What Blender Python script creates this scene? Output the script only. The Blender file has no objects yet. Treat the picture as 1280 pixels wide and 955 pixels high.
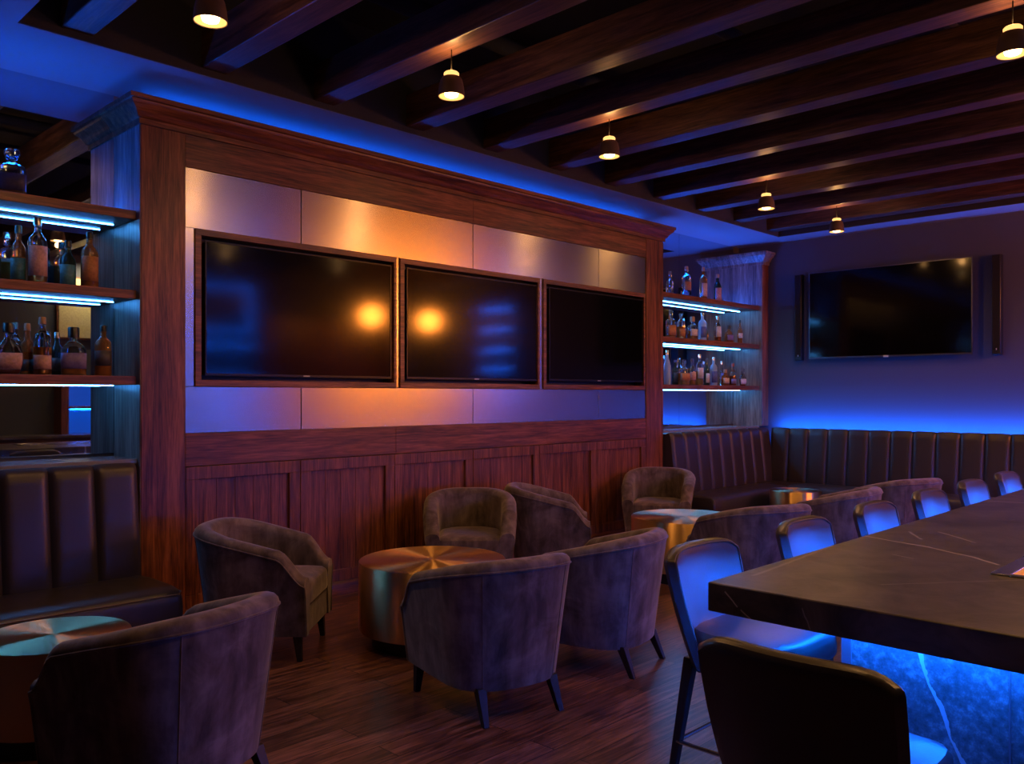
import bpy, bmesh, math, random
from mathutils import Vector, Matrix
random.seed(7)
R = math.radians
scn = bpy.context.scene
COL = scn.collection

# ------------------------------------------------------------------ helpers
class MB:
    def __init__(s): s.v = []; s.f = []
    def add(s, vs, fs):
        b = len(s.v); s.v += [tuple(v) for v in vs]; s.f += [tuple(b+i for i in f) for f in fs]; return s
    def box(s, x0, x1, y0, y1, z0, z1):
        vs = [(x, y, z) for x in (x0, x1) for y in (y0, y1) for z in (z0, z1)]
        return s.add(vs, [(0,1,3,2),(4,6,7,5),(0,4,5,1),(2,3,7,6),(0,2,6,4),(1,5,7,3)])
    def grid(s, rows, closed_u=False, closed_v=False, cap=False):
        n = len(rows); m = len(rows[0]); vs = [p for r in rows for p in r]; fs = []
        for i in range(n if closed_v else n-1):
            for j in range(m if closed_u else m-1):
                a = i*m+j; b = i*m+(j+1)%m; c = ((i+1)%n)*m+(j+1)%m; d = ((i+1)%n)*m+j
                fs.append((a,b,c,d))
        if cap: fs.append(tuple(range(m))[::-1]); fs.append(tuple((n-1)*m+j for j in range(m)))
        return s.add(vs, fs)
    def lathe(s, prof, seg=24, c=(0,0,0), power=2.0, sx=1.0, sy=1.0, cap=True):
        rows = []
        for r, z in prof:
            row = []
            for k in range(seg):
                a = 2*math.pi*k/seg; ca, sa = math.cos(a), math.sin(a)
                if power != 2.0:
                    q = (abs(ca)**power+abs(sa)**power)**(-1/power); ca *= q; sa *= q
                row.append((c[0]+r*ca*sx, c[1]+r*sa*sy, c[2]+z))
            rows.append(row)
        return s.grid(rows, closed_u=True, closed_v=not cap, cap=cap)
    def tube(s, pts, r, seg=8, closed=False):
        pts = [Vector(p) for p in pts]; n = len(pts); rows = []; up = Vector((0,0,1)); prev = None
        for i, p in enumerate(pts):
            if closed: t = pts[(i+1)%n]-pts[(i-1)%n]
            else: t = pts[min(i+1,n-1)]-pts[max(i-1,0)]
            t.normalize()
            if prev is None:
                a = t.cross(up)
                if a.length < 1e-3: a = t.cross(Vector((1,0,0)))
            else: a = prev-t*prev.dot(t)
            a.normalize(); b = t.cross(a); prev = a
            rr = r[i] if isinstance(r, (list, tuple)) else r
            rows.append([tuple(p+a*rr*math.cos(2*math.pi*k/seg)+b*rr*math.sin(2*math.pi*k/seg)) for k in range(seg)])
        return s.grid(rows, closed_u=True, closed_v=closed, cap=not closed)
    def frustum(s, p0, h0, p1, h1):
        vs = [(p[0]+sx*h, p[1]+sy*h, p[2]) for p, h in ((p0,h0),(p1,h1)) for sx, sy in ((-1,-1),(1,-1),(1,1),(-1,1))]
        return s.add(vs, [(3,2,1,0),(4,5,6,7),(0,1,5,4),(1,2,6,5),(2,3,7,6),(3,0,4,7)])
    def sweep(s, prof, path):
        """profile (out, z) swept along a plan polyline with mitred corners; out is to the right of travel"""
        P = [Vector(p) for p in path]; rows = []
        for i, p in enumerate(P):
            ns = []
            if i > 0: d = (P[i]-P[i-1]).normalized(); ns.append(Vector((d.y,-d.x)))
            if i < len(P)-1: d = (P[i+1]-P[i]).normalized(); ns.append(Vector((d.y,-d.x)))
            n = ns[0] if len(ns) == 1 else (ns[0]+ns[1])/(1+ns[0].dot(ns[1]))
            rows.append([(p.x+n.x*o, p.y+n.y*o, z) for o, z in prof])
        return s.grid(rows, closed_u=True, cap=True)

def obj(name, mb, mat, parent=None, smooth=False, bevel=0, subsurf=0, local=False, uvxz=False, bseg=2):
    off = Vector((0,0,0))
    if parent is not None and not local: off = parent.matrix_world_loc
    me = bpy.data.meshes.new(name)
    me.from_pydata([(x-off.x, y-off.y, z-off.z) for x, y, z in mb.v], [], mb.f)
    bm = bmesh.new(); bm.from_mesh(me); bmesh.ops.recalc_face_normals(bm, faces=bm.faces); bm.to_mesh(me); bm.free()
    if uvxz:
        uv = me.uv_layers.new(name='UVMap')
        for l in me.loops:
            co = me.vertices[l.vertex_index].co; uv.data[l.index].uv = (co.x, co.z)
    if isinstance(mat, (list, tuple)):
        for m_ in mat: me.materials.append(m_)
    else: me.materials.append(mat)
    if smooth:
        me.polygons.foreach_set('use_smooth', [True]*len(me.polygons))
        if not subsurf: me.set_sharp_from_angle(angle=R(38))
    o = bpy.data.objects.new(name, me); COL.objects.link(o)
    if parent is not None: o.parent = parent.o if isinstance(parent, Thing) else parent
    if bevel:
        b = o.modifiers.new('bevel', 'BEVEL'); b.width = bevel; b.segments = bseg; b.limit_method = 'ANGLE'; b.angle_limit = R(40)
        if not smooth: me.polygons.foreach_set('use_smooth', [True]*len(me.polygons)); me.set_sharp_from_angle(angle=R(60))
    if subsurf:
        b = o.modifiers.new('sub', 'SUBSURF'); b.levels = subsurf; b.render_levels = subsurf
    return o

class Thing:
    def __init__(s, name, label, cat, loc=(0,0,0), rotz=0, group=None):
        o = bpy.data.objects.new(name, None); COL.objects.link(o); o.location = loc; o.rotation_euler = (0,0,rotz)
        o.empty_display_size = .1
        s.o = o; s.matrix_world_loc = Vector(loc)
        tag(o, label, cat, group)
class Sub:   # lets a mesh act as a parent with the offset of its thing
    pass
def tag(o, label=None, cat=None, group=None, kind=None):
    if label: o['label'] = label
    if cat: o['category'] = cat
    if group: o['group'] = group
    if kind: o['kind'] = kind
    return o
def sub(name, mb, mat, thing, parent, **k):
    """a sub-part: mesh in the thing's frame, parented to a part"""
    o = obj(name, mb, mat, thing, **k); o.parent = parent; return o
def struct(name, mb, mat, **k):
    return tag(obj(name, mb, mat, **k), kind='structure')
def dup(root, loc, rotz, label):
    r = root.copy(); COL.objects.link(r); r.location = loc; r.rotation_euler = (0,0,rotz); r['label'] = label
    for ch in list(root.children):
        c = ch.copy(); COL.objects.link(c); c.parent = r
        for g in list(ch.children):
            d = g.copy(); COL.objects.link(d); d.parent = c
    return r

# ------------------------------------------------------------------ materials
def newmat(name):
    m = bpy.data.materials.new(name); m.use_nodes = True
    nt = m.node_tree; return m, nt, nt.nodes['Principled BSDF'], nt.nodes, nt.links
def setp(b, **k):
    nm = dict(color='Base Color', rough='Roughness', metal='Metallic', trans='Transmission Weight', ior='IOR', sheen='Sheen Weight',
              sheenr='Sheen Roughness', sheent='Sheen Tint', coat='Coat Weight', coatr='Coat Roughness', aniso='Anisotropic', anisor='Anisotropic Rotation',
              spec='Specular IOR Level', emit='Emission Color', emits='Emission Strength')
    for a, v in k.items():
        if a in ('color','emit','sheent'): v = (*v, 1)
        b.inputs[nm[a]].default_value = v
def noise(nd, scale, detail=4, rough=.55):
    n = nd.new('ShaderNodeTexNoise'); n.inputs['Scale'].default_value = scale; n.inputs['Detail'].default_value = detail; n.inputs['Roughness'].default_value = rough; return n
def ramp(nd, stops):
    r = nd.new('ShaderNodeValToRGB'); e = r.color_ramp.elements
    while len(e) < len(stops): e.new(.5)
    for k, (p, c) in enumerate(stops): e[k].position = p; e[k].color = (*c, 1)
    return r
def coords(nd, lk, scale=(1,1,1), kind='Object'):
    t = nd.new('ShaderNodeTexCoord'); mp = nd.new('ShaderNodeMapping'); mp.inputs['Scale'].default_value = scale
    lk.new(t.outputs[kind], mp.inputs['Vector']); return mp
def wood(name, axis, dark, mid, light, rough=.38, g=1.0):
    m, nt, b, nd, lk = newmat(name)
    sc = {'X':(.55,9,9),'Y':(9,.55,9),'Z':(9,9,.55)}[axis]
    mp = coords(nd, lk, tuple(x*g for x in sc))
    n1 = noise(nd, 2.2, 6, .6); lk.new(mp.outputs[0], n1.inputs['Vector']); n1.inputs['Distortion'].default_value = 1.1
    mp2 = coords(nd, lk, tuple(x*g*3.2 for x in sc)); n2 = noise(nd, 3.5, 3, .6); lk.new(mp2.outputs[0], n2.inputs['Vector'])
    mx = nd.new('ShaderNodeMix'); mx.data_type = 'FLOAT'; mx.inputs[0].default_value = .38
    lk.new(n1.outputs['Fac'], mx.inputs[2]); lk.new(n2.outputs['Fac'], mx.inputs[3])
    r = ramp(nd, [(.38,dark),(.5,mid),(.62,light)]); lk.new(mx.outputs[0], r.inputs[0]); lk.new(r.outputs[0], b.inputs['Base Color'])
    bp = nd.new('ShaderNodeBump'); bp.inputs['Strength'].default_value = .12; bp.inputs['Distance'].default_value = .004
    lk.new(mx.outputs[0], bp.inputs['Height']); lk.new(bp.outputs[0], b.inputs['Normal'])
    setp(b, rough=rough); return m
WD, WM, WL = (.046,.013,.006), (.15,.047,.018), (.29,.10,.040)
W_X = wood('walnut_horizontal','X',WD,WM,WL); W_Z = wood('walnut_vertical','Z',WD,WM,WL); W_Y = wood('walnut_crosswise','Y',WD,WM,WL)
GD, GM, GL = (.07,.05,.043), (.18,.13,.11), (.3,.23,.19)
W_G = wood('grey_walnut_return','Z',GD,GM,GL,.42)
BEAM = wood('beam_walnut','Y',(.03,.013,.008),(.08,.035,.02),(.15,.068,.04),.45)
LEGW = wood('leg_espresso','Z',(.008,.004,.003),(.014,.007,.005),(.022,.011,.008),.55)

def plain(name, color, rough=.5, metal=0, **k):
    m, nt, b, nd, lk = newmat(name); setp(b, color=color, rough=rough, metal=metal, **k)
    n = noise(nd, 60, 3); mp = coords(nd, lk); lk.new(mp.outputs[0], n.inputs['Vector'])
    mr = nd.new('ShaderNodeMapRange'); mr.inputs[3].default_value = max(.02, rough*.88); mr.inputs[4].default_value = min(1, rough*1.12)
    lk.new(n.outputs['Fac'], mr.inputs[0]); lk.new(mr.outputs[0], b.inputs['Roughness']); return m
PAINT = plain('navy_wall_paint', (.06,.06,.075), .75)
SOFF = plain('soffit_paint', (.22,.23,.26), .8)
PLEN = plain('plenum_black', (.012,.012,.014), .9)
RECW = plain('recess_fascia', (.022,.02,.024), .9)
BLACK = plain('black_plastic', (.006,.006,.007), .4)
DARKM = plain('dark_metal', (.03,.028,.027), .35, .8)
BRONZE = plain('bronze_shade', (.20,.135,.09), .42, .5)
SCREEN = plain('tv_screen', (.002,.002,.0025), .10, 0, spec=.36, coat=.0)
BEZ = plain('tv_bezel', (.012,.012,.013), .3, .5)
LOGO = plain('tv_logo', (.6,.62,.66), .4)
STEELT = plain('polished_trim', (.55,.55,.58), .22, 1)
CHROME = plain('footrest_metal', (.5,.5,.52), .2, 1)

def anis(name, color, rough, aniso, rot, bump, mapsc, radial=True):
    m, nt, b, nd, lk = newmat(name); setp(b, color=color, rough=rough, metal=1, aniso=aniso, anisor=rot)
    t = nd.new('ShaderNodeTangent')
    if radial: t.direction_type = 'RADIAL'; t.axis = 'Z'
    else: t.direction_type = 'UV_MAP'; t.uv_map = 'UVMap'
    lk.new(t.outputs[0], b.inputs['Tangent'])
    mp = coords(nd, lk, mapsc); n = noise(nd, 4, 4, .6); lk.new(mp.outputs[0], n.inputs['Vector'])
    r = ramp(nd, [(.3, tuple(c*.96 for c in color)), (.7, tuple(min(1,c*1.02) for c in color))]); lk.new(n.outputs['Fac'], r.inputs[0]); lk.new(r.outputs[0], b.inputs['Base Color'])
    mr = nd.new('ShaderNodeMapRange'); mr.inputs[3].default_value = rough*.93; mr.inputs[4].default_value = rough*1.08
    lk.new(n.outputs['Fac'], mr.inputs[0]); lk.new(mr.outputs[0], b.inputs['Roughness'])
    return m
STEEL = anis('brushed_steel', (.47,.43,.42), .26, .6, .25, 0, (3,3,420), radial=False)
BRASS_T = anis('brushed_brass_top', (.74,.47,.20), .34, 1.0, .25, 0, (14,14,14))
BRASS_S = anis('brushed_brass_side', (.70,.45,.18), .34, .92, .25, 0, (3,3,260))

def velvet():
    m, nt, b, nd, lk = newmat('taupe_velvet')
    mp = coords(nd, lk); n = noise(nd, 5.5, 5, .62); lk.new(mp.outputs[0], n.inputs['Vector']); n.inputs['Distortion'].default_value = .8
    mp2 = coords(nd, lk, (6,6,1.2)); n2 = noise(nd, 2.2, 4, .6); lk.new(mp2.outputs[0], n2.inputs['Vector'])
    mx = nd.new('ShaderNodeMix'); mx.data_type = 'FLOAT'; mx.inputs[0].default_value = .45; lk.new(n.outputs['Fac'], mx.inputs[2]); lk.new(n2.outputs['Fac'], mx.inputs[3])
    r = ramp(nd, [(.38,(.060,.045,.043)),(.5,(.13,.10,.096)),(.61,(.22,.175,.17))]); lk.new(mx.outputs[0], r.inputs[0]); lk.new(r.outputs[0], b.inputs['Base Color'])
    setp(b, rough=.85, sheen=.7, sheenr=.35, sheent=(.8,.72,.7), spec=.2)
    fn = noise(nd, 240, 2); lk.new(mp.outputs[0], fn.inputs['Vector'])
    bp = nd.new('ShaderNodeBump'); bp.inputs['Strength'].default_value = .15; bp.inputs['Distance'].default_value = .002; lk.new(fn.outputs['Fac'], bp.inputs['Height']); lk.new(bp.outputs[0], b.inputs['Normal'])
    return m
VELVET = velvet()
def leather(name, c, rough):
    m, nt, b, nd, lk = newmat(name); setp(b, color=c, rough=rough, spec=.5)
    mp = coords(nd, lk); v = nd.new('ShaderNodeTexVoronoi'); v.inputs['Scale'].default_value = 190; lk.new(mp.outputs[0], v.inputs['Vector'])
    n = noise(nd, 9, 4); lk.new(mp.outputs[0], n.inputs['Vector'])
    mr = nd.new('ShaderNodeMapRange'); mr.inputs[3].default_value = rough*.8; mr.inputs[4].default_value = rough*1.25; lk.new(n.outputs['Fac'], mr.inputs[0]); lk.new(mr.outputs[0], b.inputs['Roughness'])
    bp = nd.new('ShaderNodeBump'); bp.inputs['Strength'].default_value = .12; bp.inputs['Distance'].default_value = .0015; lk.new(v.outputs['Distance'], bp.inputs['Height']); lk.new(bp.outputs[0], b.inputs['Normal'])
    return m
LEATH = leather('dark_brown_leather', (.036,.029,.031), .36)
STOOLL = leather('stool_leather', (.055,.046,.045), .34)

def stone(name, base, base2, vein, scale, rough, bumpy):
    m, nt, b, nd, lk = newmat(name)
    mp = coords(nd, lk); n = noise(nd, 3.2*scale, 8, .65); lk.new(mp.outputs[0], n.inputs['Vector']); n.inputs['Distortion'].default_value = 1
    r = ramp(nd, [(.35,base),(.65,base2)]); lk.new(n.outputs['Fac'], r.inputs[0])
    n2 = noise(nd, 1.1*scale, 4, .5); mpv = coords(nd, lk, (.8,1.25,1)); lk.new(mpv.outputs[0], n2.inputs['Vector']); n2.inputs['Distortion'].default_value = .5
    mt = nd.new('ShaderNodeMath'); mt.operation = 'SUBTRACT'; mt.inputs[1].default_value = .5; lk.new(n2.outputs['Fac'], mt.inputs[0])
    ab = nd.new('ShaderNodeMath'); ab.operation = 'ABSOLUTE'; lk.new(mt.outputs[0], ab.inputs[0])
    rv = ramp(nd, [(0,(.6,.6,.6)),(.0035,(.25,.25,.25)),(.008,(0,0,0))]); lk.new(ab.outputs[0], rv.inputs[0])
    nb = noise(nd, 2.3, 2); lk.new(mp.outputs[0], nb.inputs['Vector']); rb = ramp(nd, [(.48,(0,0,0)),(.6,(1,1,1))]); lk.new(nb.outputs['Fac'], rb.inputs[0])
    ml = nd.new('ShaderNodeMath'); ml.operation = 'MULTIPLY'; lk.new(rv.outputs[0], ml.inputs[0]); lk.new(rb.outputs[0], ml.inputs[1])
    mx = nd.new('ShaderNodeMix'); mx.data_type = 'RGBA'; lk.new(ml.outputs[0], mx.inputs[0]); lk.new(r.outputs[0], mx.inputs[6]); mx.inputs[7].default_value = (*vein, 1)
    lk.new(mx.outputs[2], b.inputs['Base Color']); setp(b, rough=rough)
    nf = noise(nd, 70, 4, .7); lk.new(mp.outputs[0], nf.inputs['Vector'])
    bp = nd.new('ShaderNodeBump'); bp.inputs['Strength'].default_value = bumpy; bp.inputs['Distance'].default_value = .004; lk.new(nf.outputs['Fac'], bp.inputs['Height']); lk.new(bp.outputs[0], b.inputs['Normal'])
    return m
def panel_mat():
    m, nt, b, nd, lk = newmat('bar_front_stone')
    mp = coords(nd, lk); n = noise(nd, 38, 6, .72); lk.new(mp.outputs[0], n.inputs['Vector'])
    n3 = noise(nd, 6, 3, .5); lk.new(mp.outputs[0], n3.inputs['Vector'])
    mx = nd.new('ShaderNodeMix'); mx.data_type = 'FLOAT'; mx.inputs[0].default_value = .15; lk.new(n.outputs['Fac'], mx.inputs[2]); lk.new(n3.outputs['Fac'], mx.inputs[3])
    r = ramp(nd, [(.36,(.10,.11,.115)),(.52,(.20,.21,.22)),(.66,(.42,.44,.46))]); lk.new(mx.outputs[0], r.inputs[0])
    sp = nd.new('ShaderNodeSeparateXYZ'); lk.new(mp.outputs[0], sp.inputs[0])
    nw = noise(nd, 9, 4, .6); lk.new(mp.outputs[0], nw.inputs['Vector'])
    # one pale vein slanting down the end panel
    def M(op, a, c):
        q = nd.new('ShaderNodeMath'); q.operation = op
        for k, v in enumerate((a, c)):
            if isinstance(v, (int, float)): q.inputs[k].default_value = v
            elif v is not None: lk.new(v, q.inputs[k])
        return q.outputs[0]
    d = M('ADD', sp.outputs['Y'], M('MULTIPLY', sp.outputs['Z'], VK)); d = M('ADD', d, VC)
    d = M('ABSOLUTE', M('ADD', d, M('MULTIPLY', M('SUBTRACT', nw.outputs['Fac'], .5), .045)), None)
    wv = M('MULTIPLY', M('SUBTRACT', nw.outputs['Fac'], .2), .022)
    rv = M('LESS_THAN', d, wv)
    m2 = nd.new('ShaderNodeMix'); m2.data_type = 'RGBA'; lk.new(rv, m2.inputs[0]); lk.new(r.outputs[0], m2.inputs[6]); m2.inputs[7].default_value = (.75,.77,.8,1)
    lk.new(m2.outputs[2], b.inputs['Base Color']); setp(b, rough=.3)
    bp = nd.new('ShaderNodeBump'); bp.inputs['Strength'].default_value = .3; bp.inputs['Distance'].default_value = .003; lk.new(mx.outputs[0], bp.inputs['Height']); lk.new(bp.outputs[0], b.inputs['Normal'])
    return m
VK, VC = -.42, .206
STONE = stone('black_soapstone', (.026,.021,.019), (.105,.085,.074), (.09,.075,.068), 1.6, .38, .10)
def add_veins(m, segs):
    nt = m.node_tree; nd, lk = nt.nodes, nt.links; b = nd['Principled BSDF']
    src = b.inputs['Base Color'].links[0].from_socket
    mp = coords(nd, lk); nz = noise(nd, 4.5, 5, .55); lk.new(mp.outputs[0], nz.inputs['Vector'])
    def V(op, a, c=None):
        q = nd.new('ShaderNodeVectorMath'); q.operation = op
        for k, v in enumerate((a, c)):
            if v is None: continue
            if isinstance(v, tuple): q.inputs[k].default_value = v
            else: lk.new(v, q.inputs[k])
        return q
    def M(op, a, c=0.0, clamp=False):
        q = nd.new('ShaderNodeMath'); q.operation = op; q.use_clamp = clamp
        for k, v in enumerate((a, c)):
            if isinstance(v, (int, float)): q.inputs[k].default_value = v
            else: lk.new(v, q.inputs[k])
        return q.outputs[0]
    sh = V('SUBTRACT', nz.outputs['Color'], (.5,.5,.5)); sc_ = nd.new('ShaderNodeVectorMath'); sc_.operation = 'SCALE'; sc_.inputs['Scale'].default_value = .045; lk.new(sh.outputs[0], sc_.inputs[0])
    P_ = V('ADD', mp.outputs[0], sc_.outputs[0]).outputs[0]; mask = None
    for p0, p1, wd, st, ax in segs:
        d = Vector(p1)-Vector(p0); L2 = d.length_squared
        rel = V('MULTIPLY', V('SUBTRACT', P_, tuple(p0)).outputs[0], ax).outputs[0]
        tt = M('DIVIDE', V('DOT_PRODUCT', rel, tuple(d)).outputs['Value'], L2, True)
        pj = nd.new('ShaderNodeVectorMath'); pj.operation = 'SCALE'; pj.inputs[0].default_value = tuple(d); lk.new(tt, pj.inputs['Scale'])
        ds = V('LENGTH', V('SUBTRACT', rel, pj.outputs[0]).outputs[0]).outputs['Value']
        mk = M('MULTIPLY', M('SUBTRACT', 1.0, M('DIVIDE', ds, wd), True), st)
        mask = mk if mask is None else M('MAXIMUM', mask, mk)
    mx = nd.new('ShaderNodeMix'); mx.data_type = 'RGBA'; lk.new(mask, mx.inputs[0]); lk.new(src, mx.inputs[6]); mx.inputs[7].default_value = (.60,.53,.48,1)
    lk.new(mx.outputs[2], b.inputs['Base Color'])
_t = lambda a, b, w, k: ((*a,.92),(*b,.92),w*1.7,min(1,k*1.3),(1,1,0))
add_veins(STONE, [_t((1.24,.639),(1.168,.425),.006,.9),_t((1.168,.425),(1.134,.321),.006,.9),_t((1.134,.321),(1.034,.148),.005,.9),_t((1.034,.148),(.94,.038),.005,.8),
    _t((1.454,.509),(1.304,.404),.005,.45),_t((1.546,.414),(1.373,.227),.005,.5),_t((2.822,.733),(2.925,.38),.007,.6),_t((.889,.362),(.863,.281),.004,.35),
    _t((.204,.553),(.9,.6),.006,.22),_t((.35,.2),(.75,-.1),.004,.2),_t((3.6,.5),(3.9,.1),.006,.5),
    ((.015,.553,.90),(.015,.515,.862),.003,.9,(0,1,1)),((.015,.50,.855),(.015,.469,.836),.003,.7,(0,1,1)),((.015,.3,.89),(.015,.28,.84),.003,.4,(0,1,1))])
PANELS = panel_mat()

def floor_mat():
    m, nt, b, nd, lk = newmat('dark_walnut_planks')
    mp = coords(nd, lk)
    br = nd.new('ShaderNodeTexBrick'); lk.new(mp.outputs[0], br.inputs['Vector'])
    br.offset = .37; br.inputs['Scale'].default_value = 1; br.inputs['Brick Width'].default_value = 1.35; br.inputs['Row Height'].default_value = .14
    br.inputs['Mortar Size'].default_value = .003; br.inputs['Mortar Smooth'].default_value = .2
    br.inputs['Color1'].default_value = (.12,.12,.12,1); br.inputs['Color2'].default_value = (.95,.95,.95,1); br.inputs['Mortar'].default_value = (.5,.5,.5,1)
    mg = coords(nd, lk, (1.1,14,1)); n = noise(nd, 3, 7, .62); n.inputs['Distortion'].default_value = .9
    ad = nd.new('ShaderNodeVectorMath'); ad.operation = 'ADD'; lk.new(mg.outputs[0], ad.inputs[0])
    sc = nd.new('ShaderNodeVectorMath'); sc.operation = 'SCALE'; sc.inputs['Scale'].default_value = 23; lk.new(br.outputs['Color'], sc.inputs[0]); lk.new(sc.outputs[0], ad.inputs[1])
    lk.new(ad.outputs[0], n.inputs['Vector'])
    r = ramp(nd, [(.36,(.040,.017,.012)),(.5,(.13,.058,.038)),(.64,(.26,.12,.078))]); lk.new(n.outputs['Fac'], r.inputs[0])
    rt_ = ramp(nd, [(0,(.6,.57,.55)),(1,(1.3,1.25,1.2))]); lk.new(br.outputs['Color'], rt_.inputs[0])
    mu = nd.new('ShaderNodeMix'); mu.data_type = 'RGBA'; mu.blend_type = 'MULTIPLY'; mu.inputs[0].default_value = 1; lk.new(r.outputs[0], mu.inputs[6]); lk.new(rt_.outputs[0], mu.inputs[7])
    gp = nd.new('ShaderNodeMix'); gp.data_type = 'RGBA'; lk.new(br.outputs['Fac'], gp.inputs[0]); lk.new(mu.outputs[2], gp.inputs[6]); gp.inputs[7].default_value = (.006,.003,.002,1)
    lk.new(gp.outputs[2], b.inputs['Base Color'])
    mr = nd.new('ShaderNodeMapRange'); mr.inputs[3].default_value = .24; mr.inputs[4].default_value = .42; lk.new(n.outputs['Fac'], mr.inputs[0]); lk.new(mr.outputs[0], b.inputs['Roughness'])
    hs = nd.new('ShaderNodeMath'); hs.operation = 'SUBTRACT'; lk.new(n.outputs['Fac'], hs.inputs[0]); lk.new(br.outputs['Fac'], hs.inputs[1])
    bp = nd.new('ShaderNodeBump'); bp.inputs['Strength'].default_value = .15; bp.inputs['Distance'].default_value = .003; lk.new(hs.outputs[0], bp.inputs['Height']); lk.new(bp.outputs[0], b.inputs['Normal'])
    return m
FLOOR = floor_mat()
MIRROR, *_x = newmat('mirror_glass'); setp(_x[1], color=(.62,.66,.72), metal=1, rough=.015)
def emit(name, c, s):
    m, nt, b, nd, lk = newmat(name); setp(b, color=(.0,.0,.0), emit=c, emits=s); return m
BLUE = (.003,.115,1.0)
def glass(name, c, rough=.04, tr=1.0):
    m, nt, b, nd, lk = newmat(name); setp(b, color=c, rough=rough, trans=tr, ior=1.45); return m
G_CLEAR = glass('clear_bottle_glass', (.85,.92,.95)); G_AMBER = glass('amber_bottle_glass', (.72,.36,.13), .04, .85); G_DARK = glass('dark_green_bottle_glass', (.05,.10,.07), .06, .8)
G_BLUE = glass('frosted_pale_blue_glass', (.45,.7,.95), .3, .6)
L_AMBER = glass('whiskey', (.62,.23,.045), .06, .5); L_CLEAR = glass('clear_spirit', (.8,.88,.95), .02); L_RED = glass('dark_red_liqueur', (.38,.06,.025), .06, .5)
def paper(name, c):
    m, nt, b, nd, lk = newmat(name); mp = coords(nd, lk, (1,1,1)); n = noise(nd, 55, 5, .7); lk.new(mp.outputs[0], n.inputs['Vector'])
    r = ramp(nd, [(.4,tuple(x*.72 for x in c)),(.58,c)]); lk.new(n.outputs['Fac'], r.inputs[0]); lk.new(r.outputs[0], b.inputs['Base Color']); setp(b, rough=.55); return m
P_CREAM = paper('cream_label', (.62,.52,.42)); P_TEAL = paper('teal_label', (.06,.22,.26)); P_ORANGE = paper('orange_label', (.42,.18,.06)); P_WHITE = paper('white_label', (.6,.58,.58))
P_DARK = paper('dark_label', (.06,.055,.07)); P_BLUE = paper('blue_label', (.08,.12,.4)); P_PURPLE = paper('violet_label', (.2,.16,.36)); P_PINK = paper('pinkish_label', (.55,.33,.3))
CAPM = {'black': plain('black_cap', (.012,.012,.014), .35), 'wood': plain('cork_stopper', (.32,.2,.12), .6), 'silver': plain('silver_cap', (.6,.6,.62), .25, 1),
        'teal': plain('teal_cap', (.05,.2,.25), .4), 'red': plain('red_wax_cap', (.25,.04,.03), .4), 'glass': G_CLEAR}

LEDGE = plain('ledge_stone', (.20,.20,.22), .22)
# ------------------------------------------------------------------ dimensions (metres; camera above the origin)
YF, YM, XF = 5.38, 5.80, 10.35          # face of the panelled unit, mirror plane, far wall
ZC, ZB = 3.48, 3.52                      # soffit underside, beam underside
U0, U1 = 2.19, 7.926                     # panelled unit ends
# ------------------------------------------------------------------ setting
struct('floor', MB().box(-2.6,XF+.1,-1.8,YM+.1,-.05,0), FLOOR)
struct('ceiling', MB().box(-2.6,XF+.1,-1.8,YM+.1,4.15,4.2), PLEN)
struct('wall_left', MB().box(-2.6,XF+.1,YM+.012,YM+.1,0,4.15), PAINT)
struct('wall_far', MB().box(XF,XF+.1,-1.8,YM+.012,0,4.15), PAINT)
struct('wall_right', MB().box(-2.6,XF,-1.9,-1.8,0,4.15), PAINT)
struct('wall_near', MB().box(-2.7,-2.6,-1.8,YM+.012,0,4.15), PAINT)
struct('trim_1', MB().box(1.40,XF,5.04,YM+.012,ZC,4.15), [SOFF])          # soffit along the panelled wall
struct('trim_2', MB().box(9.95,XF,-1.8,5.04,ZC,4.15), SOFF)            # soffit along the far wall
struct('trim_3', MB().box(-2.6,1.40,-1.8,YM+.012,ZC,4.15), SOFF)

struct('trim_4', MB().box(1.401,9.945,5.03,5.0395,ZC+.002,4.15), RECW)
struct('trim_5', MB().box(9.94,9.9495,-1.8,5.03,ZC+.002,4.15), RECW)
# dark pipes in the plenum above the beams
for k, (y, z, r) in enumerate([(3.0,3.98,.05),(1.9,4.02,.035),(4.2,3.95,.06)]):
    tag(obj('ceiling_pipe', MB().tube([(1.4,y,z),(9.95,y,z)], r, 12), PLEN, smooth=True),
        ['black pipe running above the beams over the lounge middle','thin black pipe above the beams over the bar stools','thick black pipe above the beams nearest the panelled wall'][k], 'pipe', 'pipes above the beams')
# ceiling beams
BX = [1.61+.803*i for i in range(11)]
ordn = ['first','second','third','fourth','fifth','sixth','seventh','eighth','ninth','tenth','eleventh']
for i, x in enumerate(BX):
    o = obj('ceiling_beam', MB().box(x,x+.17,-1.8,5.03,ZB,ZB+.24), BEAM, bevel=.006)
    lab = 'dark walnut ceiling beam, %s counted from the left of the photo' % ordn[i]
    if i == 10: lab = 'dark walnut ceiling beam nearest the far wall with the large television'
    tag(o, lab, 'beam', 'walnut ceiling beams')

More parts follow.
